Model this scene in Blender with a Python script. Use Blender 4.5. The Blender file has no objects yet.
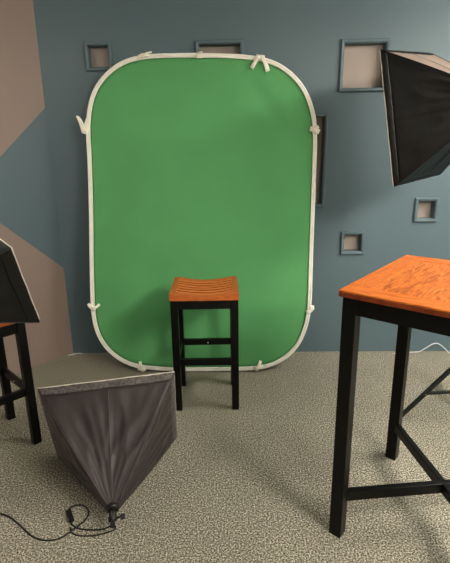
import bpy, bmesh, math, random
from mathutils import Vector, Matrix, noise
random.seed(4)
S = bpy.context.scene
COL = S.collection
PI = math.pi

# ---------------------------------------------------------------- camera
cam_d = bpy.data.cameras.new('camera')
cam = bpy.data.objects.new('camera', cam_d)
COL.objects.link(cam)
Fw = Vector((-0.02072519, 0.96113308, -0.27530651))
Rt = Vector((0.99974672, 0.01750677, -0.0141428))
Up = Rt.cross(Fw)
cam.matrix_world = Matrix(((Rt.x, Up.x, -Fw.x, 0), (Rt.y, Up.y, -Fw.y, 0), (Rt.z, Up.z, -Fw.z, 1.5), (0, 0, 0, 1)))
cam_d.sensor_fit = 'VERTICAL'
cam_d.sensor_height = 24.0
cam_d.lens = 24.0 * 454.08 / 563.0
cam_d.clip_start = 0.02
S.camera = cam

# ---------------------------------------------------------------- light, exposure
S.view_settings.view_transform = 'Standard'
S.view_settings.look = 'None'
S.view_settings.gamma = 1.0
S.view_settings.use_curve_mapping = False
S.view_settings.exposure = 1.1
w = bpy.data.worlds.new('world'); S.world = w; w.use_nodes = True
bg = w.node_tree.nodes['Background']
bg.inputs[0].default_value = (1.0, 0.93, 0.84, 1); bg.inputs[1].default_value = 0.05

CEIL = 2.46
LAMPS = [  # unseen lamps, box form added to brighten the upper walls: x, y, size x, size y, watts
    (2.10, 1.95, 0.30, 1.15, 42),
    (-1.75, 1.60, 0.30, 0.30, 9),
    (1.75, -0.10, 0.55, 1.15, 76),  # this and the next two: added unseen lamps, lighting the walls from the front
    (-1.10, -0.80, 0.55, 1.15, 3),
    (1.10, -2.2, 0.55, 1.15, 26),
]
LAMP_H = 0.14
LAMP_COL = (1.0, 0.935, 0.82, 1)

# ---------------------------------------------------------------- materials
def srgb(r, g, b):
    f = lambda c: (c / 255 / 12.92) if c / 255 <= 0.04045 else ((c / 255 + 0.055) / 1.055) ** 2.4
    return (f(r), f(g), f(b), 1)

def mat(name, col, rough=0.6, metal=0.0, bump=0.0, bscale=60, vary=0.0, vscale=20, sheen=0.0, spec=0.5, stretch=None, sheen_tint=(1, .9, .85, 1), dist=0.002):
    m = bpy.data.materials.new(name); m.use_nodes = True
    nt = m.node_tree; N = nt.nodes; L = nt.links
    p = N['Principled BSDF']
    p.inputs['Base Color'].default_value = col
    p.inputs['Roughness'].default_value = rough
    p.inputs['Metallic'].default_value = metal
    p.inputs['Specular IOR Level'].default_value = spec
    if sheen:
        p.inputs['Sheen Weight'].default_value = sheen
        p.inputs['Sheen Roughness'].default_value = 0.4
        p.inputs['Sheen Tint'].default_value = sheen_tint
    tc = N.new('ShaderNodeTexCoord'); mp = N.new('ShaderNodeMapping')
    L.new(tc.outputs['Object'], mp.inputs['Vector'])
    if stretch: mp.inputs['Scale'].default_value = stretch
    if vary:
        nz = N.new('ShaderNodeTexNoise'); nz.inputs['Scale'].default_value = vscale; nz.inputs['Detail'].default_value = 5
        L.new(mp.outputs[0], nz.inputs['Vector'])
        mr = N.new('ShaderNodeMapRange'); mr.inputs['From Min'].default_value = 0.3; mr.inputs['From Max'].default_value = 0.7
        mr.inputs['To Min'].default_value = 1 - vary; mr.inputs['To Max'].default_value = 1 + vary
        L.new(nz.outputs['Fac'], mr.inputs['Value'])
        vm = N.new('ShaderNodeVectorMath'); vm.operation = 'SCALE'
        vm.inputs[0].default_value = col[:3]
        L.new(mr.outputs[0], vm.inputs['Scale']); L.new(vm.outputs[0], p.inputs['Base Color'])
    if bump:
        nb = N.new('ShaderNodeTexNoise'); nb.inputs['Scale'].default_value = bscale; nb.inputs['Detail'].default_value = 4
        L.new(mp.outputs[0], nb.inputs['Vector'])
        b = N.new('ShaderNodeBump'); b.inputs['Strength'].default_value = bump; b.inputs['Distance'].default_value = dist
        L.new(nb.outputs['Fac'], b.inputs['Height']); L.new(b.outputs[0], p.inputs['Normal'])
    return m

SLATE = srgb(91, 111, 119)
BROWN = srgb(150, 131, 121)
NICHE = srgb(164, 150, 140)
M = {}
M['slate'] = mat('slate_paint', SLATE, 0.55, bump=0.25, bscale=160, vary=0.03, vscale=2)
M['brown'] = mat('taupe_paint', NICHE, 0.6, bump=0.25, bscale=160, vary=0.03, vscale=3)
M['ceil'] = mat('ceiling_tile', srgb(205, 200, 192), 0.85, bump=0.4, bscale=120)
M['black'] = mat('black_painted_wood', srgb(11, 10, 9), 0.36, bump=0.08, bscale=40, vary=0.15, vscale=30, spec=0.2)
M['blackp'] = mat('black_plastic', srgb(22, 22, 23), 0.35)
M['cord'] = mat('black_rubber', srgb(20, 19, 19), 0.5)
M['whitecord'] = mat('white_rubber', srgb(215, 220, 225), 0.4)
M['steel'] = mat('steel', srgb(200, 198, 192), 0.25, metal=1.0)
M['band'] = mat('cream_cloth_band', srgb(252, 248, 238), 0.75, bump=0.2, bscale=400, vary=0.03, vscale=30)
M['tape'] = mat('cream_tape', srgb(250, 245, 230), 0.7, bump=0.3, bscale=120, vary=0.05, vscale=40)
M['green'] = mat('green_cloth', srgb(94, 165, 104), 0.85, bump=0.25, bscale=900, vary=0.05, vscale=3.5, spec=0.25)
M['nylon'] = mat('black_nylon', srgb(13, 13, 12), 0.46, bump=0.3, bscale=14, vary=0.1, vscale=8, sheen=0.0, spec=0.3, dist=0.01)
M['nylon_dark'] = mat('deep_black_nylon', srgb(17, 16, 15), 0.55, bump=0.25, bscale=14, vary=0.1, vscale=8, sheen=0.0, dist=0.008)
M['nylon_lit'] = mat('lit_black_nylon', srgb(46, 39, 39), 0.5, bump=0.35, bscale=14, vary=0.1, vscale=8, sheen=0.1, dist=0.01)  # black nylon with the lit upper panel's brightness put into its colour
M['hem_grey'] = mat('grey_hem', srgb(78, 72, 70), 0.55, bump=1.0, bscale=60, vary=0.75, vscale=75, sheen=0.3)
M['silver'] = mat('silver_lining', srgb(190, 190, 190), 0.3, metal=0.8, bump=0.3, bscale=60)
M['trim'] = mat('white_piping', srgb(225, 215, 205), 0.6)
M['diffuser'] = mat('lamp_diffuser', srgb(235, 235, 230), 0.4)
M['paper'] = mat('white_paper', srgb(225, 222, 215), 0.7)

def wood(name, c1, c2, stretch, rough=0.42, scale=9.0):
    m = bpy.data.materials.new(name); m.use_nodes = True
    nt = m.node_tree; N = nt.nodes; L = nt.links; p = N['Principled BSDF']
    tc = N.new('ShaderNodeTexCoord'); mp = N.new('ShaderNodeMapping'); mp.inputs['Scale'].default_value = stretch
    L.new(tc.outputs['Object'], mp.inputs['Vector'])
    nz = N.new('ShaderNodeTexNoise'); nz.inputs['Scale'].default_value = scale; nz.inputs['Detail'].default_value = 6; nz.inputs['Distortion'].default_value = 1.4
    L.new(mp.outputs[0], nz.inputs['Vector'])
    r = N.new('ShaderNodeValToRGB'); r.color_ramp.elements[0].position = 0.36; r.color_ramp.elements[1].position = 0.62
    r.color_ramp.elements[0].color = c1; r.color_ramp.elements[1].color = c2
    L.new(nz.outputs['Fac'], r.inputs[0]); L.new(r.outputs[0], p.inputs['Base Color'])
    p.inputs['Roughness'].default_value = rough; p.inputs['Specular IOR Level'].default_value = 0.3
    b = N.new('ShaderNodeBump'); b.inputs['Strength'].default_value = 0.1; b.inputs['Distance'].default_value = 0.001
    L.new(nz.outputs['Fac'], b.inputs['Height']); L.new(b.outputs[0], p.inputs['Normal'])
    return m
OA, OB = srgb(172, 84, 30), srgb(214, 120, 50)
M['pale_top'] = mat('pale_top_panel', srgb(148, 132, 122), 0.5, bump=0.3, bscale=14, vary=0.12, vscale=12, dist=0.008)  # paler colour for the raised softbox's upper panel
M['wood_x'] = wood('orange_wood_grain', OA, OB, (1.2, 9, 9))
M['wood_y'] = wood('orange_wood_cross_grain', srgb(182, 92, 34), srgb(212, 118, 48), (9, 1.2, 9))
M['wood_c'] = wood('orange_wood_figured', srgb(150, 70, 22), srgb(218, 124, 54), (10, 1.3, 6), scale=7)
M['wood_slat'] = wood('smooth_orange_wood', srgb(196, 106, 48), srgb(216, 124, 62), (1.2, 9, 9))
M['wood_seat'] = wood('brown_orange_wood_grain', srgb(168, 86, 36), srgb(198, 106, 50), (1.2, 9, 9))
M['wood_e'] = wood('orange_wood_edge', srgb(110, 44, 18), srgb(140, 62, 28), (2, 2, 9))

# carpet
m = bpy.data.materials.new('speckled_carpet'); m.use_nodes = True
nt = m.node_tree; N = nt.nodes; L = nt.links; p = N['Principled BSDF']
tc = N.new('ShaderNodeTexCoord')
n1 = N.new('ShaderNodeTexNoise'); n1.inputs['Scale'].default_value = 145; n1.inputs['Detail'].default_value = 2; n1.inputs['Roughness'].default_value = 0.8
n2 = N.new('ShaderNodeTexNoise'); n2.inputs['Scale'].default_value = 4; n2.inputs['Detail'].default_value = 3
L.new(tc.outputs['Object'], n1.inputs['Vector']); L.new(tc.outputs['Object'], n2.inputs['Vector'])
r = N.new('ShaderNodeValToRGB'); e = r.color_ramp.elements
e[0].position = 0.33; e[0].color = srgb(48, 46, 38); e[1].position = 0.67; e[1].color = srgb(235, 228, 210)
k = e.new(0.5); k.color = srgb(128, 124, 110)
L.new(n1.outputs['Fac'], r.inputs[0])
mr = N.new('ShaderNodeMapRange'); mr.inputs['To Min'].default_value = 0.86; mr.inputs['To Max'].default_value = 1.12
L.new(n2.outputs['Fac'], mr.inputs['Value'])
vm = N.new('ShaderNodeVectorMath'); vm.operation = 'SCALE'
L.new(r.outputs[0], vm.inputs[0]); L.new(mr.outputs[0], vm.inputs['Scale']); L.new(vm.outputs[0], p.inputs['Base Color'])
p.inputs['Roughness'].default_value = 0.95; p.inputs['Specular IOR Level'].default_value = 0.1
b = N.new('ShaderNodeBump'); b.inputs['Strength'].default_value = 0.7; b.inputs['Distance'].default_value = 0.004
L.new(n1.outputs['Fac'], b.inputs['Height']); L.new(b.outputs[0], p.inputs['Normal'])
M['carpet'] = m

# left wall paint: taupe with a slate wedge that runs to the corner (object coords: x along the wall, z up)
m = bpy.data.materials.new('two_tone_paint'); m.use_nodes = True
nt = m.node_tree; N = nt.nodes; L = nt.links; p = N['Principled BSDF']
tc = N.new('ShaderNodeTexCoord'); sx_ = N.new('ShaderNodeSeparateXYZ'); L.new(tc.outputs['Object'], sx_.inputs[0])
def mth(op, a, b_=None, c=None):
    n = N.new('ShaderNodeMath'); n.operation = op
    for i, v in enumerate((a, b_, c)):
        if v is None: continue
        if isinstance(v, (int, float)): n.inputs[i].default_value = v
        else: L.new(v, n.inputs[i])
    return n.outputs[0]
# upper edge z = 1.80 - 0.909 s ; lower edge z = 0.687 + 0.948 s
up_e = mth('MULTIPLY_ADD', sx_.outputs['X'], -0.909, 1.80)
lo_e = mth('MULTIPLY_ADD', sx_.outputs['X'], 0.948, 0.687)
inside = mth('MULTIPLY', mth('LESS_THAN', sx_.outputs['Z'], up_e), mth('GREATER_THAN', sx_.outputs['Z'], lo_e))
mx = N.new('ShaderNodeMix'); mx.data_type = 'RGBA'
L.new(inside, mx.inputs['Factor']); mx.inputs['A'].default_value = BROWN; mx.inputs['B'].default_value = SLATE
L.new(mx.outputs['Result'], p.inputs['Base Color']); p.inputs['Roughness'].default_value = 0.6
nb = N.new('ShaderNodeTexNoise'); nb.inputs['Scale'].default_value = 160; L.new(tc.outputs['Object'], nb.inputs['Vector'])
b = N.new('ShaderNodeBump'); b.inputs['Strength'].default_value = 0.25; b.inputs['Distance'].default_value = 0.002
L.new(nb.outputs['Fac'], b.inputs['Height']); L.new(b.outputs[0], p.inputs['Normal'])
M['twotone'] = m

# ---------------------------------------------------------------- helpers
def obj(name, bm, m, parent=None, smooth=False, loc=None):
    me = bpy.data.meshes.new(name)
    bmesh.ops.recalc_face_normals(bm, faces=bm.faces)
    bm.to_mesh(me); bm.free()
    if smooth:
        for p_ in me.polygons: p_.use_smooth = True
    for mm in (m if isinstance(m, (list, tuple)) else [m]): me.materials.append(mm)
    o = bpy.data.objects.new(name, me); COL.objects.link(o)
    if parent is not None: o.parent = parent
    if loc is not None: o.location = loc
    return o

def thing(name, label, cat, loc=(0, 0, 0), rotz=0.0, group=None):
    o = bpy.data.objects.new(name, None); COL.objects.link(o)
    o.location = loc; o.rotation_euler = (0, 0, rotz); o.empty_display_size = 0.1
    o['label'] = label; o['category'] = cat
    if group: o['group'] = group
    return o

def tag(o, label, cat, group=None):
    o['label'] = label; o['category'] = cat
    if group: o['group'] = group
    return o

def struct(name, bm, m, loc=None, rotz=0):
    o = obj(name, bm, m, loc=loc); o.rotation_euler = (0, 0, rotz); o['kind'] = 'structure'
    return o

def box(bm, x0, x1, y0, y1, z0, z1, bev=0.0, mtx=None):
    t = bmesh.new()
    v = [t.verts.new((x, y, z)) for x in (x0, x1) for y in (y0, y1) for z in (z0, z1)]
    for f in ((0, 1, 3, 2), (4, 6, 7, 5), (0, 4, 5, 1), (2, 3, 7, 6), (0, 2, 6, 4), (1, 5, 7, 3)):
        t.faces.new([v[i] for i in f])
    if bev: bmesh.ops.bevel(t, geom=t.edges[:], offset=bev, segments=2, profile=0.6, affect='EDGES')
    join(bm, t, mtx)

def join(bm, t, mtx=None):
    mp = {}
    for v in t.verts: mp[v] = bm.verts.new(mtx @ v.co if mtx else v.co)
    for f in t.faces:
        try: bm.faces.new([mp[v] for v in f.verts])
        except ValueError: pass
    t.free()

def beam(bm, a, b_, wd, ht, bev=0.003, up=(0, 0, 1)):
    """rectangular bar from a to b, wd across, ht along up"""
    a = Vector(a); b_ = Vector(b_); d = b_ - a; ln = d.length; d.normalize()
    s = d.cross(Vector(up)).normalized(); u = s.cross(d)
    mtx = Matrix(((s.x, d.x, u.x, a.x), (s.y, d.y, u.y, a.y), (s.z, d.z, u.z, a.z), (0, 0, 0, 1)))
    box(bm, -wd / 2, wd / 2, 0, ln, -ht / 2, ht / 2, bev, mtx)

def smooth_path(pts, n=6, closed=False):
    pts = [Vector(p_) for p_ in pts]; out = []
    N_ = len(pts); rng = range(N_ if closed else N_ - 1)
    for i in rng:
        g = (lambda j: pts[j % N_]) if closed else (lambda j: pts[max(0, min(N_ - 1, j))])
        p0, p1, p2, p3 = g(i - 1), g(i), g(i + 1), g(i + 2)
        for k_ in range(n):
            t = k_ / n
            out.append(0.5 * ((2 * p1) + (p2 - p0) * t + (2 * p0 - 5 * p1 + 4 * p2 - p3) * t * t + (3 * p1 - p0 - 3 * p2 + p3) * t ** 3))
    if not closed: out.append(pts[-1])
    return out

def tube(bm, pts, r, seg=10, closed=False, flat=None, upv=None):
    """sweep; r float or list; flat = (width, thickness) gives an oval band whose wide side lies across upv"""
    n = len(pts); rings = []; prev = None
    for i, p_ in enumerate(pts):
        a = pts[(i - 1) % n] if (closed or i > 0) else pts[i]
        c = pts[(i + 1) % n] if (closed or i < n - 1) else pts[i]
        t = (c - a).normalized()
        if upv is not None: nrm = Vector(upv)
        elif prev is None: nrm = Vector((0, 0, 1)) if abs(t.z) < 0.9 else Vector((1, 0, 0))
        else: nrm = prev
        s = t.cross(nrm).normalized(); u = s.cross(t).normalized(); prev = u
        rr = r[i] if isinstance(r, (list, tuple)) else r
        ring = []
        for k_ in range(seg):
            an = 2 * PI * k_ / seg
            if flat:
                cx, sy = math.cos(an), math.sin(an)
                e_ = 0.55
                cx = math.copysign(abs(cx) ** e_, cx); sy = math.copysign(abs(sy) ** e_, sy)
                sc_ = rr if rr else 1.0
                ring.append(bm.verts.new(p_ + s * (cx * flat[0] / 2 * sc_) + u * (sy * flat[1] / 2)))
            else:
                ring.append(bm.verts.new(p_ + s * (math.cos(an) * rr) + u * (math.sin(an) * rr)))
        rings.append(ring)
    for i in range(n if closed else n - 1):
        A, B = rings[i], rings[(i + 1) % n]
        for k_ in range(seg):
            bm.faces.new((A[k_], A[(k_ + 1) % seg], B[(k_ + 1) % seg], B[k_]))
    if not closed:
        bm.faces.new(rings[0][::-1]); bm.faces.new(rings[-1])

def cyl(bm, a, b_, r, seg=20, r2=None):
    a = Vector(a); b_ = Vector(b_)
    tube(bm, [a, b_], [r, r if r2 is None else r2], seg)

# ---------------------------------------------------------------- room
XR, YF, YB = 3.2, -3.2, 3.242
CX, CY = -1.2652, 3.242
LD = Vector((-0.643, -0.766)).normalized()
LEN = (YB - YF) / 0.766
XL = CX + LD.x * LEN

# niches: x0, x1, z0, z1 outer edge of trim
NICHES = [
    (-0.964, -0.786, 2.020, 2.194, 'small square recess high on back wall above the green screen\'s left shoulder', 'a'),
    (-0.241, 0.072, 1.880, 2.191, 'square recess half hidden behind the top edge of the green screen', 'a'),
    (0.697, 1.012, 1.866, 2.180, 'large pale square wall recess partly covered by the black softbox', 'a'),
    (0.322, 0.638, 1.113, 1.738, 'tall dark recess peeking out beside the right edge of green screen', 'a'),
    (1.270, 1.437, 1.000, 1.169, 'small trimmed square recess below the raised black softbox', 'a'),
    (0.767, 0.938, 0.769, 0.938, 'small trimmed square recess just left of the bar table\'s top, lowest on wall', 'a'),
]
TW = 0.024   # trim width
xs = sorted({CX, XR} | {v for n in NICHES for v in (n[0] + TW, n[1] - TW)})
zs = sorted({0, CEIL} | {v for n in NICHES for v in (n[2] + TW, n[3] - TW)})
bm = bmesh.new(); V = {}
def gv(x, z):
    if (x, z) not in V: V[(x, z)] = bm.verts.new((x, YB, z))
    return V[(x, z)]
for i in range(len(xs) - 1):
    for j in range(len(zs) - 1):
        xm, zm = (xs[i] + xs[i + 1]) / 2, (zs[j] + zs[j + 1]) / 2
        if any(n[0] + TW < xm < n[1] - TW and n[2] + TW < zm < n[3] - TW for n in NICHES): continue
        bm.faces.new((gv(xs[i], zs[j]), gv(xs[i + 1], zs[j]), gv(xs[i + 1], zs[j + 1]), gv(xs[i], zs[j + 1])))
struct('wall_back', bm, M['slate'])
bm = bmesh.new(); box(bm, XL - 0.2, XR + 0.2, YF - 0.2, YB + 0.2, -0.1, 0); struct('floor', bm, M['carpet'])
bm = bmesh.new(); box(bm, XL - 0.2, XR + 0.2, YF - 0.2, YB + 0.2, CEIL, CEIL + 0.1); struct('ceiling', bm, M['ceil'])
ang = math.atan2(LD.y, LD.x)
bm = bmesh.new(); box(bm, 0, LEN, -0.1, 0.0, 0, CEIL)
# local +x runs along the wall away from the corner; local -y is outside
wl = struct('wall_left', bm, M['twotone'], loc=(CX, CY, 0), rotz=ang)
bm = bmesh.new(); box(bm, XR, XR + 0.1, YF, YB, 0, CEIL); struct('wall_right', bm, M['slate'])
bm = bmesh.new(); box(bm, XL, XR, YF - 0.1, YF, 0, CEIL); struct('wall_front', bm, M['slate'])

for (x0, x1, z0, z1, lab, kk) in NICHES:
    cx, cz = (x0 + x1) / 2, (z0 + z1) / 2
    t = thing('wall_niche', lab, 'wall niche', (cx, YB, z0)); hw, hh = (x1 - x0) / 2, (z1 - z0)
    # trim: mitred sloped moulding
    bm = bmesh.new()
    prof = [(0, 0.0), (0, 0.012), (0.006, 0.018), (0.017, 0.016), (TW, 0.009), (TW, -0.002)]
    rings = []
    for (ins, out) in prof:
        rings.append([bm.verts.new(c) for c in ((-hw + ins, -out, ins), (hw - ins, -out, ins), (hw - ins, -out, hh - ins), (-hw + ins, -out, hh - ins))])
    for a_, b2 in zip(rings, rings[1:]):
        for k_ in range(4): bm.faces.new((a_[k_], a_[(k_ + 1) % 4], b2[(k_ + 1) % 4], b2[k_]))
    obj('trim_frame', bm, M['slate'], t)
    # recess lining, four sides
    iw, z_a, z_b, dp = hw - TW, TW, hh - TW, 0.055
    bm = bmesh.new()
    th = 0.008
    box(bm, -iw - th, -iw, 0.0, dp, z_a - th, z_b + th); box(bm, iw, iw + th, 0.0, dp, z_a - th, z_b + th)
    box(bm, -iw, iw, 0.0, dp, z_a - th, z_a); box(bm, -iw, iw, 0.0, dp, z_b, z_b + th)
    obj('recess_lining', bm, M['slate'], t)
    bm = bmesh.new(); box(bm, -iw - th, iw + th, dp, dp + 0.01, z_a - th, z_b + th)
    o = obj('back_panel', bm, M['brown'], t); o['label'] = 'taupe painted back panel'

# ceiling lamps, none in view; the last three are added to light the walls
LLAB = ['glowing box lamp on the ceiling beyond the bar table, by the right wall', 'small glowing box lamp on the ceiling nearest the two-tone left wall', 'added long glowing box lamp, unseen on the ceiling above and right of the viewer',
        'added dim long box lamp, unseen on the ceiling above and left of the viewer', 'added long box lamp, unseen on the ceiling at the room end away from the screen']
for i, (x, y, sx, sy, pw) in enumerate(LAMPS):
    t = thing('ceiling_light', LLAB[i], 'light', (x, y, CEIL), 0, 'ceiling lights')
    bm = bmesh.new(); box(bm, -sx / 2 - .02, sx / 2 + .02, -sy / 2 - .02, sy / 2 + .02, -0.018, 0.0, 0.003)
    obj('housing', bm, M['paper'], t)
    em = bpy.data.materials.new('lit_diffuser'); em.use_nodes = True
    p = em.node_tree.nodes['Principled BSDF']; p.inputs['Base Color'].default_value = (0.8, 0.8, 0.8, 1)
    area = sx * sy + 2 * (sx + sy) * (LAMP_H - .018)
    p.inputs['Emission Color'].default_value = LAMP_COL; p.inputs['Emission Strength'].default_value = pw / (PI * area)
    bm = bmesh.new(); box(bm, -sx / 2, sx / 2, -sy / 2, sy / 2, -LAMP_H, -0.018, 0.004); obj('diffuser', bm, em, t)

# ---------------------------------------------------------------- green screen
SU = Vector((0, 0.13216, 0.99123)); SN = Vector((0, -0.99123, 0.13216)); SO = Vector((-0.2167, 2.922, 0))
# outline of the outer edge in the plane of the screen (u to the right, v upward)
OUT = [(-0.253, 0.002), (-0.43, 0.003), (-0.58, 0.012), (-0.70, 0.030), (-0.80, 0.070), (-0.885, 0.135), (-0.945, 0.215), (-0.983, 0.31), (-0.999, 0.42), (-1.0, 0.54),
       (-0.992, 0.796), (-0.980, 1.064), (-0.973, 1.285), (-0.969, 1.468), (-0.969, 1.62), (-0.960, 1.735), (-0.938, 1.835), (-0.903, 1.915), (-0.850, 1.985), (-0.778, 2.045), (-0.70, 2.087),
       (-0.615, 2.110), (-0.50, 2.121), (-0.337, 2.123), (-0.183, 2.120), (-0.016, 2.113), (0.1, 2.103), (0.202, 2.086), (0.300, 2.050), (0.393, 1.985), (0.466, 1.900), (0.512, 1.805),
       (0.540, 1.700), (0.549, 1.575), (0.548, 1.447), (0.545, 1.285), (0.541, 1.060), (0.537, 0.884), (0.534, 0.711), (0.531, 0.520), (0.522, 0.405), (0.499, 0.300), (0.456, 0.198),
       (0.394, 0.118), (0.319, 0.062), (0.240, 0.028), (0.150, 0.010), (0.034, 0.004), (-0.109, 0.002)]
OUT = [(u + 0.2167, v + 0.004) for u, v in OUT]
scr = thing('green_screen', 'collapsible green backdrop with cream band leaning on the slate wall', 'backdrop', SO)
SMX = Matrix(((1, SU.x, SN.x, 0), (0, SU.y, SN.y, 0), (0, SU.z, SN.z, 0), (0, 0, 0, 1)))
def sp_(u, v, w_=0.0): return (SMX @ Vector((u, v, w_)))
outline = smooth_path([(u, v, 0) for u, v in OUT], 4, closed=True)
cen = Vector((0, 1.06, 0))
BW = 0.027
nO = len(outline)
nor = []
for i in range(nO):
    t_ = (outline[(i + 1) % nO] - outline[i - 1]).normalized(); nor.append(Vector((-t_.y, t_.x, 0)))
if (cen - outline[0]).dot(nor[0]) < 0: nor = [-n_ for n_ in nor]
def inset(d_, w_=0.0): return [sp_(*(outline[i] + nor[i] * d_).xy, w_) for i in range(nO)]
# which way does the band bow: slight warp off the wall plane
bm = bmesh.new(); tube(bm, inset(BW * 0.30, 0.008), None or [1.0] * nO, 12, True, flat=(BW * 0.62, 0.020), upv=SN)
obj('outer_band', bm, M['band'], scr, True)
bm = bmesh.new(); tube(bm, inset(BW * 0.80, 0.010), [1.0] * nO, 12, True, flat=(BW * 0.46, 0.014), upv=SN)
obj('inner_band', bm, M['band'], scr, True)
# fabric: rings from the band toward the centre, gentle billows
bm = bmesh.new(); rr = []
NR = 30
inn = [outline[i] + nor[i] * BW for i in range(nO)]
def billow(u, v, e_):
    w_ = 0.012 * math.sin(2.1 * u + 1.3 * v + .6) + 0.006 * math.sin(5.3 * u - 3.1 * v)
    w_ += 0.020 * math.exp(-((u - 0.57) ** 2 / 0.02 + (v - 1.70) ** 2 / 0.03))
    w_ -= 0.018 * math.exp(-(((u - 0.45) * .8 + (v - 1.80) * .6) ** 2 / 0.003 + ((u - .5) ** 2 + (v - 1.8) ** 2) / .12))
    w_ += 0.006 * noise.noise(Vector((u * 3, v * 3, 1.2)))
    w_ += 0.012 * math.exp(-((v - 0.17 - 0.1 * abs(u)) ** 2) / 0.003) * min(1, abs(u) * 1.6)
    return w_ * min(1.0, e_ * 3.5)
for j in range(NR + 1):
    f_ = j / NR
    ring = []
    for i in range(nO):
        q_ = inn[i].lerp(cen, f_ ** 1.1 * 0.985)
        ring.append(bm.verts.new(sp_(q_.x, q_.y, 0.004 + billow(q_.x, q_.y, f_))))
    rr.append(ring)
for a_, b2 in zip(rr, rr[1:]):
    for i in range(nO): bm.faces.new((a_[i], a_[(i + 1) % nO], b2[(i + 1) % nO], b2[i]))
bm.faces.new(rr[-1])
fab = obj('green_fabric', bm, M['green'], scr, True)
so = fab.modifiers.new('thick', 'SOLIDIFY'); so.thickness = 0.002; so.offset = -1

def strip(pts, wd, th=0.004, taper=None, par=None, name='cloth_tie'):
    """bent cloth tie in screen coordinates (u, v, w)"""
    bm = bmesh.new()
    P = smooth_path([sp_(u + 0.2167, v, w_) for u, v, w_ in pts], 5)
    n_ = len(P); sc_ = [(1.0 if taper is None else 1 + (taper - 1) * (i / (n_ - 1))) for i in range(n_)]
    tube(bm, P, sc_, 10, False, flat=(wd, th), upv=SN)
    return bm
def tie(parts_):
    bm = bmesh.new()
    for pts, wd, tp in parts_:
        t_ = strip(pts, wd, 0.006, tp); join(bm, t_)
    obj('cloth_tie', bm, M['tape'], scr, True)
# left upper: pointed leaf bending out to the left
tie([([(-1.026, 1.748, .010), (-1.012, 1.738, .020), (-0.994, 1.705, .024), (-0.976, 1.645, .022)], 0.012, 3.0),
     ([(-0.940, 1.750, .022), (-0.950, 1.725, .024), (-0.966, 1.685, .022), (-0.972, 1.635, .020)], 0.020, 1.4)])
# top left knot
tie([([(-0.605, 2.092, .018), (-0.59, 2.108, .028), (-0.56, 2.116, .03), (-0.530, 2.110, .022)], 0.024, .7),
     ([(-0.575, 2.10, .03), (-0.55, 2.120, .034), (-0.515, 2.132, .026)], 0.020, .5)])
tie([([(-0.213, 2.130, .012), (-0.208, 2.112, .028), (-0.208, 2.090, .020)], 0.044, .85), ([(-0.235, 2.100, .022), (-0.185, 2.102, .024)], .018, 1)])
tie([([(0.205, 2.088, .022), (0.170, 2.088, .030), (0.145, 2.062, .026), (0.122, 2.025, .014)], 0.024, 1),
     ([(0.150, 2.095, .024), (0.19, 2.078, .032), (0.212, 2.045, .026), (0.226, 2.005, .014)], 0.026, 1.05)])
tie([([(0.500, 1.645, .022), (0.530, 1.638, .032), (0.560, 1.625, .018)], 0.034, .9), ([(0.552, 1.662, .016), (0.533, 1.64, .032), (0.524, 1.615, .02)], .024, 1)])
tie([([(0.492, 0.428, .020), (0.512, 0.435, .030), (0.540, 0.462, .016)], 0.026, 1.2), ([(0.535, 0.475, .02), (0.528, 0.45, .03), (0.503, 0.425, .02)], .026, 1)])
tie([([(0.180, 0.080, .014), (0.166, 0.050, .028), (0.146, 0.008, .016)], 0.020, 1.2), ([(0.125, 0.030, .014), (0.155, 0.034, .030), (0.195, 0.048, .016)], .018, 1)])
tie([([(-0.672, 0.080, .014), (-0.664, 0.05, .028), (-0.650, 0.004, .018)], 0.022, 1.2), ([(-0.69, 0.03, .018), (-0.655, 0.022, .030), (-0.630, 0.022, .016)], .02, .8)])
tie([([(-1.018, 0.498, .012), (-1.000, 0.478, .028), (-0.965, 0.474, .026), (-0.938, 0.494, .012)], 0.022, .8), ([(-1.008, 0.49, .02), (-0.985, 0.472, .032), (-0.962, 0.466, .024)], .028, 1)])

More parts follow.
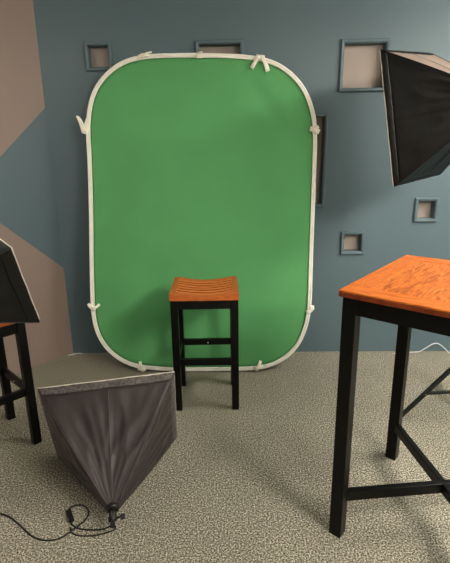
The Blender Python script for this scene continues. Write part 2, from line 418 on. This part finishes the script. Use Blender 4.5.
# ---------------------------------------------------------------- bar stool
def make_stool(label, loc, rotz):
    W, D_, H, LW = 0.385, 0.338, 0.700, 0.042
    t = thing('bar_stool', label, 'stool', loc, rotz)
    for sx in (-1, 1):
        for sy in (-1, 1):
            bm = bmesh.new()
            x0 = sx * W / 2; y0 = sy * D_ / 2
            box(bm, min(x0, x0 - sx * LW), max(x0, x0 - sx * LW), min(y0, y0 - sy * LW), max(y0, y0 - sy * LW), 0, H, 0.003)
            obj('leg', bm, M['black'], t)
    bm = bmesh.new(); e_ = 0.004
    for sy in (-1, 1):
        y0 = sy * (D_ / 2 - 0.008)
        box(bm, -W / 2 + LW - .002, W / 2 - LW + .002, min(y0, y0 - sy * .02), max(y0, y0 - sy * .02), H - 0.058, H - .001, 0.002)
    for sx in (-1, 1):
        x0 = sx * (W / 2 - 0.008)
        box(bm, min(x0, x0 - sx * .02), max(x0, x0 - sx * .02), -D_ / 2 + LW - .002, D_ / 2 - LW + .002, H - 0.058, H - .001, 0.002)
    obj('apron', bm, M['black'], t)
    for sy in (-1, 1):
        bm = bmesh.new(); y0 = sy * (D_ / 2 - LW / 2)
        box(bm, -W / 2 + LW - .002, W / 2 - LW + .002, y0 - .011, y0 + .011, 0.292, 0.332, 0.002)
        st = obj('stretcher', bm, M['black'], t)
        if sy > 0:
            bm = bmesh.new(); cyl(bm, (0.005, y0 - .0135, 0.309), (0.005, y0 - .0105, 0.309), 0.0042, 12)
            o = obj('screw_cap', bm, M['paper'], st); o['label'] = 'small white screw cap'
    for sx in (-1, 1):
        bm = bmesh.new(); x0 = sx * (W / 2 - LW / 2)
        box(bm, x0 - .011, x0 + .011, -D_ / 2 + LW - .002, D_ / 2 - LW + .002, 0.292, 0.332, 0.002)
        obj('stretcher', bm, M['black'], t)
    # saddle seat
    hx, hy, z0, z1 = W / 2 + 0.003, D_ / 2 + 0.012, H, 0.742
    seat = bpy.data.objects.new('seat', None)
    def dip(x): return 0.019 * max(0.0, 1 - (x / (hx - 0.036)) ** 2)
    def slat(bm, xa, xb, ya, yb, zb, drop=0.0, curve_bottom=False):
        n_ = 24; rr_ = []
        for i in range(n_ + 1):
            x = xa + (xb - xa) * i / n_; zt = z1 - drop - dip(x); zz = (zt - zb) if curve_bottom else zb
            c = 0.003
            rr_.append([bm.verts.new(q2) for q2 in ((x, ya, zz), (x, yb, zz), (x, yb, zt - c), (x, yb - c, zt), (x, ya + c, zt), (x, ya, zt - c))])
        for a_, b2 in zip(rr_, rr_[1:]):
            for k_ in range(6): bm.faces.new((a_[k_], a_[(k_ + 1) % 6], b2[(k_ + 1) % 6], b2[k_]))
        bm.faces.new(rr_[0]); bm.faces.new(rr_[-1])
    bm = bmesh.new()
    ew = 0.034
    box(bm, -hx, -hx + ew, -hy, hy, z0, z1, 0.003); box(bm, hx - ew, hx, -hy, hy, z0, z1, 0.003)
    slat(bm, -hx + ew - .001, hx - ew + .001, -hy, -hy + 0.038, z0)
    slat(bm, -hx + ew - .001, hx - ew + .001, hy - 0.038, hy, z0)
    fr = obj('seat', bm, M['wood_seat'], t)
    n_s = 6; ya = -hy + 0.038; yb = hy - 0.038; pitch = (yb - ya) / n_s; gap = 0.021
    for i in range(n_s):
        bm = bmesh.new(); y0 = ya + pitch * i + gap / 2 + (pitch - gap) * 0; slat(bm, -hx + ew - .004, hx - ew + .004, y0, y0 + pitch - gap, 0.016, 0.001, True)
        bm.normal_update()
        for f_ in bm.faces:
            if abs(f_.normal.z) < 0.3: f_.material_index = 1  # dark sides: shade between the slats put into the colour
        obj('seat_slat', bm, [M['wood_slat'], M['wood_e']], fr)
    # bolts joining leg and stretcher
    for sx in (-1, 1):
        bm = bmesh.new(); cyl(bm, (sx * (W / 2 - LW / 2), -D_ / 2 - 0.0015, 0.312), (sx * (W / 2 - LW / 2), -D_ / 2 + 0.001, 0.312), 0.004, 10)
        obj('bolt', bm, M['steel'] if sx > 5 else M['blackp'], t)
    bm = bmesh.new(); cyl(bm, (W / 2 - .001, D_ / 2 - LW / 2, 0.225), (W / 2 + .0015, D_ / 2 - LW / 2, 0.225), 0.0035, 10)
    obj('bolt', bm, M['steel'], t)
    return t
make_stool('black-legged stool with orange slatted saddle seat, standing alone in front of the green screen', (-0.1755, 2.5859, 0), 0.0284)
make_stool('black-legged wooden stool at the left edge, with a black softbox propped on its seat', (-1.306, 2.118, 0), -0.745)

# ---------------------------------------------------------------- bar table
TS, TH, TL, TI = 0.684, 1.0366, 0.050, 0.012
tab = thing('bar_table', 'tall square table with orange wooden top and black legs at the right edge', 'table', (0.358, 1.5031, 0))
tab.rotation_euler = (0, 0, math.atan2(-0.624, 0.781))   # local x = towards the near right, local y = towards the far right
bm = bmesh.new(); bw = 0.085
TT = 0.008
box(bm, 0, TS, 0, bw, TH - TT, TH, 0.003)
top = obj('tabletop', bm, M['wood_x'], tab)
bm = bmesh.new(); box(bm, 0, TS, TS - bw, TS, TH - TT, TH, 0.003); obj('border_board', bm, M['wood_x'], top)
bm = bmesh.new(); box(bm, 0, bw, bw + .0005, TS - bw - .0005, TH - TT, TH - .0004, 0.002); obj('border_board', bm, M['wood_y'], top)
bm = bmesh.new(); box(bm, TS - bw, TS, bw + .0005, TS - bw - .0005, TH - TT, TH - .0004, 0.002); obj('border_board', bm, M['wood_y'], top)
bm = bmesh.new(); box(bm, bw + .0005, TS - bw - .0005, bw + .0005, TS - bw - .0005, TH - TT, TH - .0008, 0.0015); o = obj('centre_panel', bm, M['wood_c'], top); o['label'] = 'figured grain centre panel'
bm = bmesh.new(); box(bm, 0.001, TS - .001, 0.001, TS - .001, TH - TT - 0.016, TH - TT, 0.002); obj('under_edge', bm, M['wood_e'], top)
for (u, v) in ((TI, TI), (TS - TI - TL, TI), (TI, TS - TI - TL), (TS - TI - TL, TS - TI - TL)):
    bm = bmesh.new(); box(bm, u, u + TL, v, v + TL, 0, TH - TT - 0.016, 0.003); obj('leg', bm, M['black'], tab)
bm = bmesh.new(); a0 = TI + 0.004; a1 = TI + 0.026; h0 = TH - TT - 0.016 - 0.062; h1 = TH - TT - 0.016
for (x0, x1, y0, y1) in ((TI + TL, TS - TI - TL, a0, a1), (TI + TL, TS - TI - TL, TS - a1, TS - a0), (a0, a1, TI + TL, TS - TI - TL), (TS - a1, TS - a0, TI + TL, TS - TI - TL)):
    box(bm, x0 - .001, x1 + .001, y0 - .001, y1 + .001, h0, h1, 0.002)
obj('apron', bm, M['black'], tab)
c0, c1 = TI + TL * 0.72, TS - TI - TL * 0.72
bm = bmesh.new(); beam(bm, (c0, c0, 0.182), (c1, c1, 0.182), 0.026, 0.044); obj('cross_stretcher', bm, M['black'], tab)
bm = bmesh.new(); beam(bm, (c0, c1, 0.182), (c1, c0, 0.182), 0.026, 0.0436); obj('cross_stretcher', bm, M['black'], tab)

# ---------------------------------------------------------------- softboxes
def rotm(yaw, pitch, roll):
    return Matrix.Rotation(yaw, 4, 'Z') @ Matrix.Rotation(pitch, 4, 'X') @ Matrix.Rotation(roll, 4, 'Y')
def make_softbox(label, c, rot, W, H, D_, m_body, m_hem, seed=0, bulge=0.02, hem_w=0.09, fold=0.006, sags=(0.02, 0.02, 0.02, 0.02), m_top=None):
    """local frame: rim in the xz plane at y = 0, opening towards +y, tip at y = -D"""
    t = thing('softbox', label, 'softbox')
    t.matrix_world = Matrix.Translation(c) @ rotm(*rot)
    r0 = 0.02
    cs = [(-1, 1), (1, 1), (1, -1), (-1, -1)]      # top-left, top-right, bottom-right, bottom-left
    def rod(k_, t_):
        sx, sz = cs[k_ % 4]
        kk = (1 - t_) + bulge * math.sin(PI * t_)
        return Vector((sx * (r0 + (W / 2 - r0) * kk), -D_ * t_, sz * (r0 + (H / 2 - r0) * kk)))
    names = ('top', 'right', 'bottom', 'left')
    outn = [Vector((0, .5, 1)), Vector((1, .5, 0)), Vector((0, .5, -1)), Vector((-1, .5, 0))]
    def surf(k_, s, t_):
        a_, b2 = rod(k_, t_), rod(k_ + 1, t_)
        p_ = a_.lerp(b2, s)
        x = 2 * s - 1
        env = math.sin(PI * min(1, t_ * 0.96 + .02))
        ww = -sags[k_] * (1 - x * x) * env
        ww += 0.006 * math.exp(-(x / 0.05) ** 2) * env
        nn = noise.noise(Vector((s * 3.2 + k_ * 7 + seed, t_ * 1.2, seed * 1.7)))
        n2_ = noise.noise(Vector((s * 6 + k_ * 3 + seed, t_ * 3.0, seed)))
        # long folds that fan out from the tip
        n3_ = noise.noise(Vector((s * 8 + k_ * 11 + seed * 2, t_ * 1.6, 5.0 + seed)))
        ww += fold * (1.8 * nn + 1.5 * (0.35 - abs(n2_) * 2) + 1.2 * (0.3 - abs(n3_) * 2)) * min(1, 4 * (1 - t_)) * min(1, 0.1 + t_ * 7) * min(1, (1 - abs(x)) * 6) * (0.35 + env)
        # scalloped slack edge at the rim
        edge = math.exp(-t_ / 0.05)
        ww += edge * 0.0007 * math.sin(s * 17 + seed) * (1 - x ** 4)
        return p_ + outn[k_].normalized() * ww
    nS, nT = 44, 34
    for k_ in range(4):
        bm = bmesh.new(); g = []
        for j in range(nT + 1):
            t_ = hem_w + (1 - hem_w) * j / nT
            g.append([bm.verts.new(surf(k_, i / nS, t_)) for i in range(nS + 1)])
        for j in range(nT):
            for i in range(nS): bm.faces.new((g[j][i], g[j][i + 1], g[j + 1][i + 1], g[j + 1][i]))
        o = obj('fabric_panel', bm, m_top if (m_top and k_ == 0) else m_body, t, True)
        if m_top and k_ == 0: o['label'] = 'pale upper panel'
        so = o.modifiers.new('thick', 'SOLIDIFY'); so.thickness = 0.0025; so.offset = 0
    bm = bmesh.new()
    for k_ in range(4):
        g = []
        for j in range(9):
            t_ = hem_w * j / 8
            row = []
            for i in range(nS + 1):
                p_ = surf(k_, i / nS, t_)
                x = 2 * i / nS - 1
                p_ += outn[k_].normalized() * (0.004 * math.sin(PI * j / 8) + 0.0022 * noise.noise(Vector((i * 0.5, j * .5, seed + k_ * 5)))) * min(1, (1 - abs(x)) * 8)
                row.append(bm.verts.new(p_))
            g.append(row)
        for j in range(8):
            for i in range(nS): bm.faces.new((g[j][i], g[j][i + 1], g[j + 1][i + 1], g[j + 1][i]))
    bmesh.ops.remove_doubles(bm, verts=bm.verts[:], dist=0.0004)
    hem = obj('rim_hem', bm, m_hem, t, True)
    so = hem.modifiers.new('thick', 'SOLIDIFY'); so.thickness = 0.004; so.offset = 0
    # pale piping round the rim
    bm = bmesh.new()
    P = []
    for k_ in range(4):
        P += [surf(k_, i / 14, 0.0) + Vector((0, .003, 0)) for i in range(14)]
    tube(bm, P, 0.0028, 8, True); o = obj('rim_piping', bm, M['trim'], t, True); o['label'] = 'pale piping around the opening'
    # seam along each rod and down each panel
    for k_ in range(4):
        bm = bmesh.new(); tube(bm, [rod(k_, 0.01 + 0.97 * i / 24) for i in range(25)], 0.0036, 8); obj('rod_seam', bm, m_body, t, True)
    for k_ in range(4):
        bm = bmesh.new(); tube(bm, [surf(k_, 0.5, hem_w + (0.98 - hem_w) * i / 24) for i in range(25)], 0.0022, 6); obj('centre_seam', bm, m_body, t, True)
    # silver inside
    bm = bmesh.new(); g = []
    for j in range(13):
        t_ = 0.015 + 0.97 * j / 12; ring = []
        for k_ in range(4):
            for i in range(8):
                p_ = rod(k_, t_).lerp(rod(k_ + 1, t_), i / 8); sc_ = 0.93 - 0.05 * t_
                # keep clear of the sagging cloth
                p2 = Vector((p_.x * sc_, p_.y, p_.z * sc_)) - outn[k_].normalized() * (sags[k_] * 1.05 * (1 - (i / 4 - 1) ** 2) * math.sin(PI * t_))
                p2.y = p_.y; ring.append(bm.verts.new(p2))
        g.append(ring)
    for a_, b2 in zip(g, g[1:]):
        for i in range(32): bm.faces.new((a_[i], a_[(i + 1) % 32], b2[(i + 1) % 32], b2[i]))
    bm.faces.new(g[-1])
    obj('silver_lining', bm, M['silver'], t, True)
    # speed ring, lamp holder, swivel
    bm = bmesh.new(); cyl(bm, (0, -D_ + .006, 0), (0, -D_ - 0.012, 0), 0.026, 28); rg = obj('speed_ring', bm, M['blackp'], t, True)
    bm = bmesh.new()
    prof = [(0.012, .015), (0.030, .016), (0.045, .014), (0.06, .012)]
    P = [Vector((0, -D_ - d_, 0)) for d_, r_ in prof]; tube(bm, P, [r_ for d_, r_ in prof], 20)
    lh = obj('lamp_holder', bm, M['blackp'], t, True)
    return t, D_

def swivel(t, D_, knob_dir=(1, 0, 0), down=(0, 0, -1), L_=0.05):
    """tilt bracket with knob and stand socket just behind the lamp holder"""
    kd = Vector(knob_dir).normalized(); dn = Vector(down).normalized(); c = Vector((0, -D_ - 0.050, 0))
    bm = bmesh.new()
    cyl(bm, c - kd * 0.016, c + kd * 0.016, 0.011, 18)
    beam(bm, c, c + dn * L_, 0.016, 0.018, 0.002, up=(0, 1, .1))
    br = obj('swivel_bracket', bm, M['blackp'], t, True)
    bm = bmesh.new(); cyl(bm, c + kd * 0.016, c + kd * 0.036, 0.0045, 12); cyl(bm, c + kd * 0.032, c + kd * 0.050, 0.011, 10, 0.009)
    obj('tilt_knob', bm, M['blackp'], br)
    bm = bmesh.new(); cyl(bm, c + dn * (L_ * .35), c + dn * (L_ * .35) + Vector((0, -.014, 0)), 0.0055, 12)
    o = obj('screw', bm, M['steel'], br); o['label'] = 'shiny steel screw'
    bm = bmesh.new(); cyl(bm, c + dn * L_ * .9, c + dn * (L_ + .022), 0.010, 16); obj('stand_socket', bm, M['blackp'], br)

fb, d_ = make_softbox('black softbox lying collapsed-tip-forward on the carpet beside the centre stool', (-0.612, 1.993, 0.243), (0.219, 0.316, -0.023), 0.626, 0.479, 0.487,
                      M['nylon_lit'], M['hem_grey'], seed=3, sags=(0.022, 0.02, 0.0, -0.012), fold=0.0065, hem_w=0.062)
fb['label'] = 'black softbox lying on the carpet with its tip pointing forward and cord attached'
swivel(fb, d_, (1, 0, 0.1), (0, -1, .10), 0.012)
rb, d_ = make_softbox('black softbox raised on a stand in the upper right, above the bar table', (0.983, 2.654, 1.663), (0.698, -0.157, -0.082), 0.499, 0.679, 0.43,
                      M['nylon'], M['nylon'], seed=8, sags=(0.006, 0.012, 0.012, 0.012), fold=0.0032, hem_w=0.06, m_top=M['pale_top'])
swivel(rb, d_, (0, 0, 1), (.2, -.3, -1), 0.06)
LB_M = Matrix.Translation((-1.0747, 1.9168, 1.0598)) @ rotm(-0.6862, 0.4150, 0.4530)
lb, d_ = make_softbox('black softbox propped on the seat of the stool at the left edge', (-1.0747, 1.9168, 1.0598), (-0.6862, 0.4150, 0.4530), 0.505, 0.491, 0.385,
                      M['nylon_dark'], M['nylon_dark'], seed=12, sags=(0.012, 0.012, 0.004, 0.012), fold=0.004, hem_w=0.10)
swivel(lb, d_, (1, 0, 0), (0, 0, -1), 0.04)

# ---------------------------------------------------------------- light stands
def make_stand(label, foot, height, hub, feet, top_to=None):
    t = thing('light_stand', label, 'light stand', foot)
    F0 = Vector(foot)
    bm = bmesh.new()
    cyl(bm, (0, 0, 0.10), (0, 0, hub + 0.35), 0.0125, 16); cyl(bm, (0, 0, hub + 0.30), (0, 0, height), 0.0095, 16)
    pole = obj('pole', bm, M['blackp'], t, True)
    bm = bmesh.new(); cyl(bm, (0, 0, hub - .02), (0, 0, hub + .035), 0.020, 18); cyl(bm, (0.015, 0, hub + .01), (0.05, 0, hub + .01), 0.006, 12); obj('collar', bm, M['blackp'], t)
    bm = bmesh.new(); cyl(bm, (0, 0, .175), (0, 0, .215), 0.018, 18); obj('collar', bm, M['blackp'], t)
    bm = bmesh.new(); cyl(bm, (0, 0, hub + .31), (0, 0, hub + .36), 0.018, 18); obj('collar', bm, M['blackp'], t)
    for f_ in feet:
        f_ = Vector((f_[0] - F0.x, f_[1] - F0.y, 0.010)); d = Vector((f_.x, f_.y, 0)).normalized(); s = d.cross(Vector((0, 0, 1)))
        a_ = d * 0.02 + Vector((0, 0, hub))
        bm = bmesh.new(); beam(bm, a_, f_, 0.022, 0.018, 0.002)
        lg = obj('leg', bm, M['blackp'], t)
        bm = bmesh.new(); cyl(bm, f_ - (f_ - a_).normalized() * 0.012 + Vector((0, 0, .003)), f_ + (f_ - a_).normalized() * 0.006 + Vector((0, 0, .002)), 0.010, 12); obj('rubber_foot', bm, M['cord'], lg)
        mid = a_.lerp(f_, 0.66)
        bm = bmesh.new(); beam(bm, mid - Vector((0, 0, 0)), d * 0.018 + Vector((0, 0, 0.195)), 0.020, 0.012, 0.001); obj('brace', bm, M['blackp'], t)
        bm = bmesh.new(); cyl(bm, mid - s * 0.012, mid + s * 0.012, 0.004, 10); obj('rivet', bm, M['steel'], lg)
    return t
c = (1.36, 2.30)
make_stand('black tripod stand behind the bar table holding up the raised softbox', (c[0], c[1], 0), 1.62, 0.50, [(0.925, 2.30), (1.365, 2.76), (1.62, 1.95)])

# ---------------------------------------------------------------- cords
def cord(name, pts, r, m_, label, cat, parent=None):
    bm = bmesh.new(); tube(bm, smooth_path(pts, 6), r, 8)
    o = obj(name, bm, m_, parent, True)
    if label: tag(o, label, cat)
    return o
z = 0.0042
c1 = [(-0.500, 1.508, .040), (-0.516, 1.522, .018), (-0.55, 1.517, z), (-0.585, 1.512, z), (-0.649, 1.517, z), (-0.691, 1.541, z), (-0.713, 1.579, .008), (-0.728, 1.612, .008), (-0.722, 1.641, z), (-0.684, 1.648, z), (-0.645, 1.618, z),
      (-0.641, 1.568, z), (-0.672, 1.512, .008), (-0.716, 1.469, z), (-0.773, 1.459, z), (-0.834, 1.479, z), (-0.909, 1.535, z), (-0.972, 1.578, z), (-1.027, 1.600, z), (-1.165, 1.652, z), (-1.40, 1.66, z)]
pc = thing('power_cord', 'black cord with inline switch looping over the carpet from the lying softbox', 'power cord', (-0.70, 1.55, 0))
off = Vector((0.70, -1.55, 0))
cord('cable', [Vector(p_) + off for p_ in c1], 0.0034, M['cord'], None, None, pc)
cord('return_cable', [Vector(p_) + off for p_ in [(-0.494, 1.500, .034), (-0.508, 1.500, .012), (-0.576, 1.484, z), (-0.639, 1.482, z), (-0.676, 1.497, z), (-0.690, 1.520, .006)]], 0.003, M['cord'], None, None, pc)
bm = bmesh.new(); beam(bm, Vector((-0.697, 1.553, .011)) + off, Vector((-0.728, 1.606, .011)) + off, 0.022, 0.018, 0.004); sw = obj('inline_switch', bm, M['blackp'], pc)
bm = bmesh.new(); beam(bm, Vector((-0.708, 1.572, .0215)) + off, Vector((-0.716, 1.586, .0215)) + off, 0.010, 0.004, 0.001); obj('rocker', bm, M['cord'], sw)
cord('cable', [(1.20, 3.19, .004), (1.291, 3.205, .004), (1.355, 3.212, .004), (1.41, 3.214, .010), (1.455, 3.212, .040), (1.50, 3.210, .072), (1.54, 3.209, .076), (1.585, 3.20, .045), (1.63, 3.17, .006), (1.70, 3.12, .004), (1.85, 3.10, .004)], 0.0036, M['whitecord'], 'thin white cable looping up against the foot of the slate wall behind the bar table', 'cable')
# scrap in the corner
bm = bmesh.new(); tube(bm, smooth_path([(-1.285, 3.185, .004), (-1.26, 3.205, .006), (-1.225, 3.222, .005), (-1.19, 3.225, .004)], 4), 0.0035, 8)
tag(obj('paper_scrap', bm, M['paper'], smooth=True), 'tiny white scrap lying on the carpet in the wall corner', 'scrap')
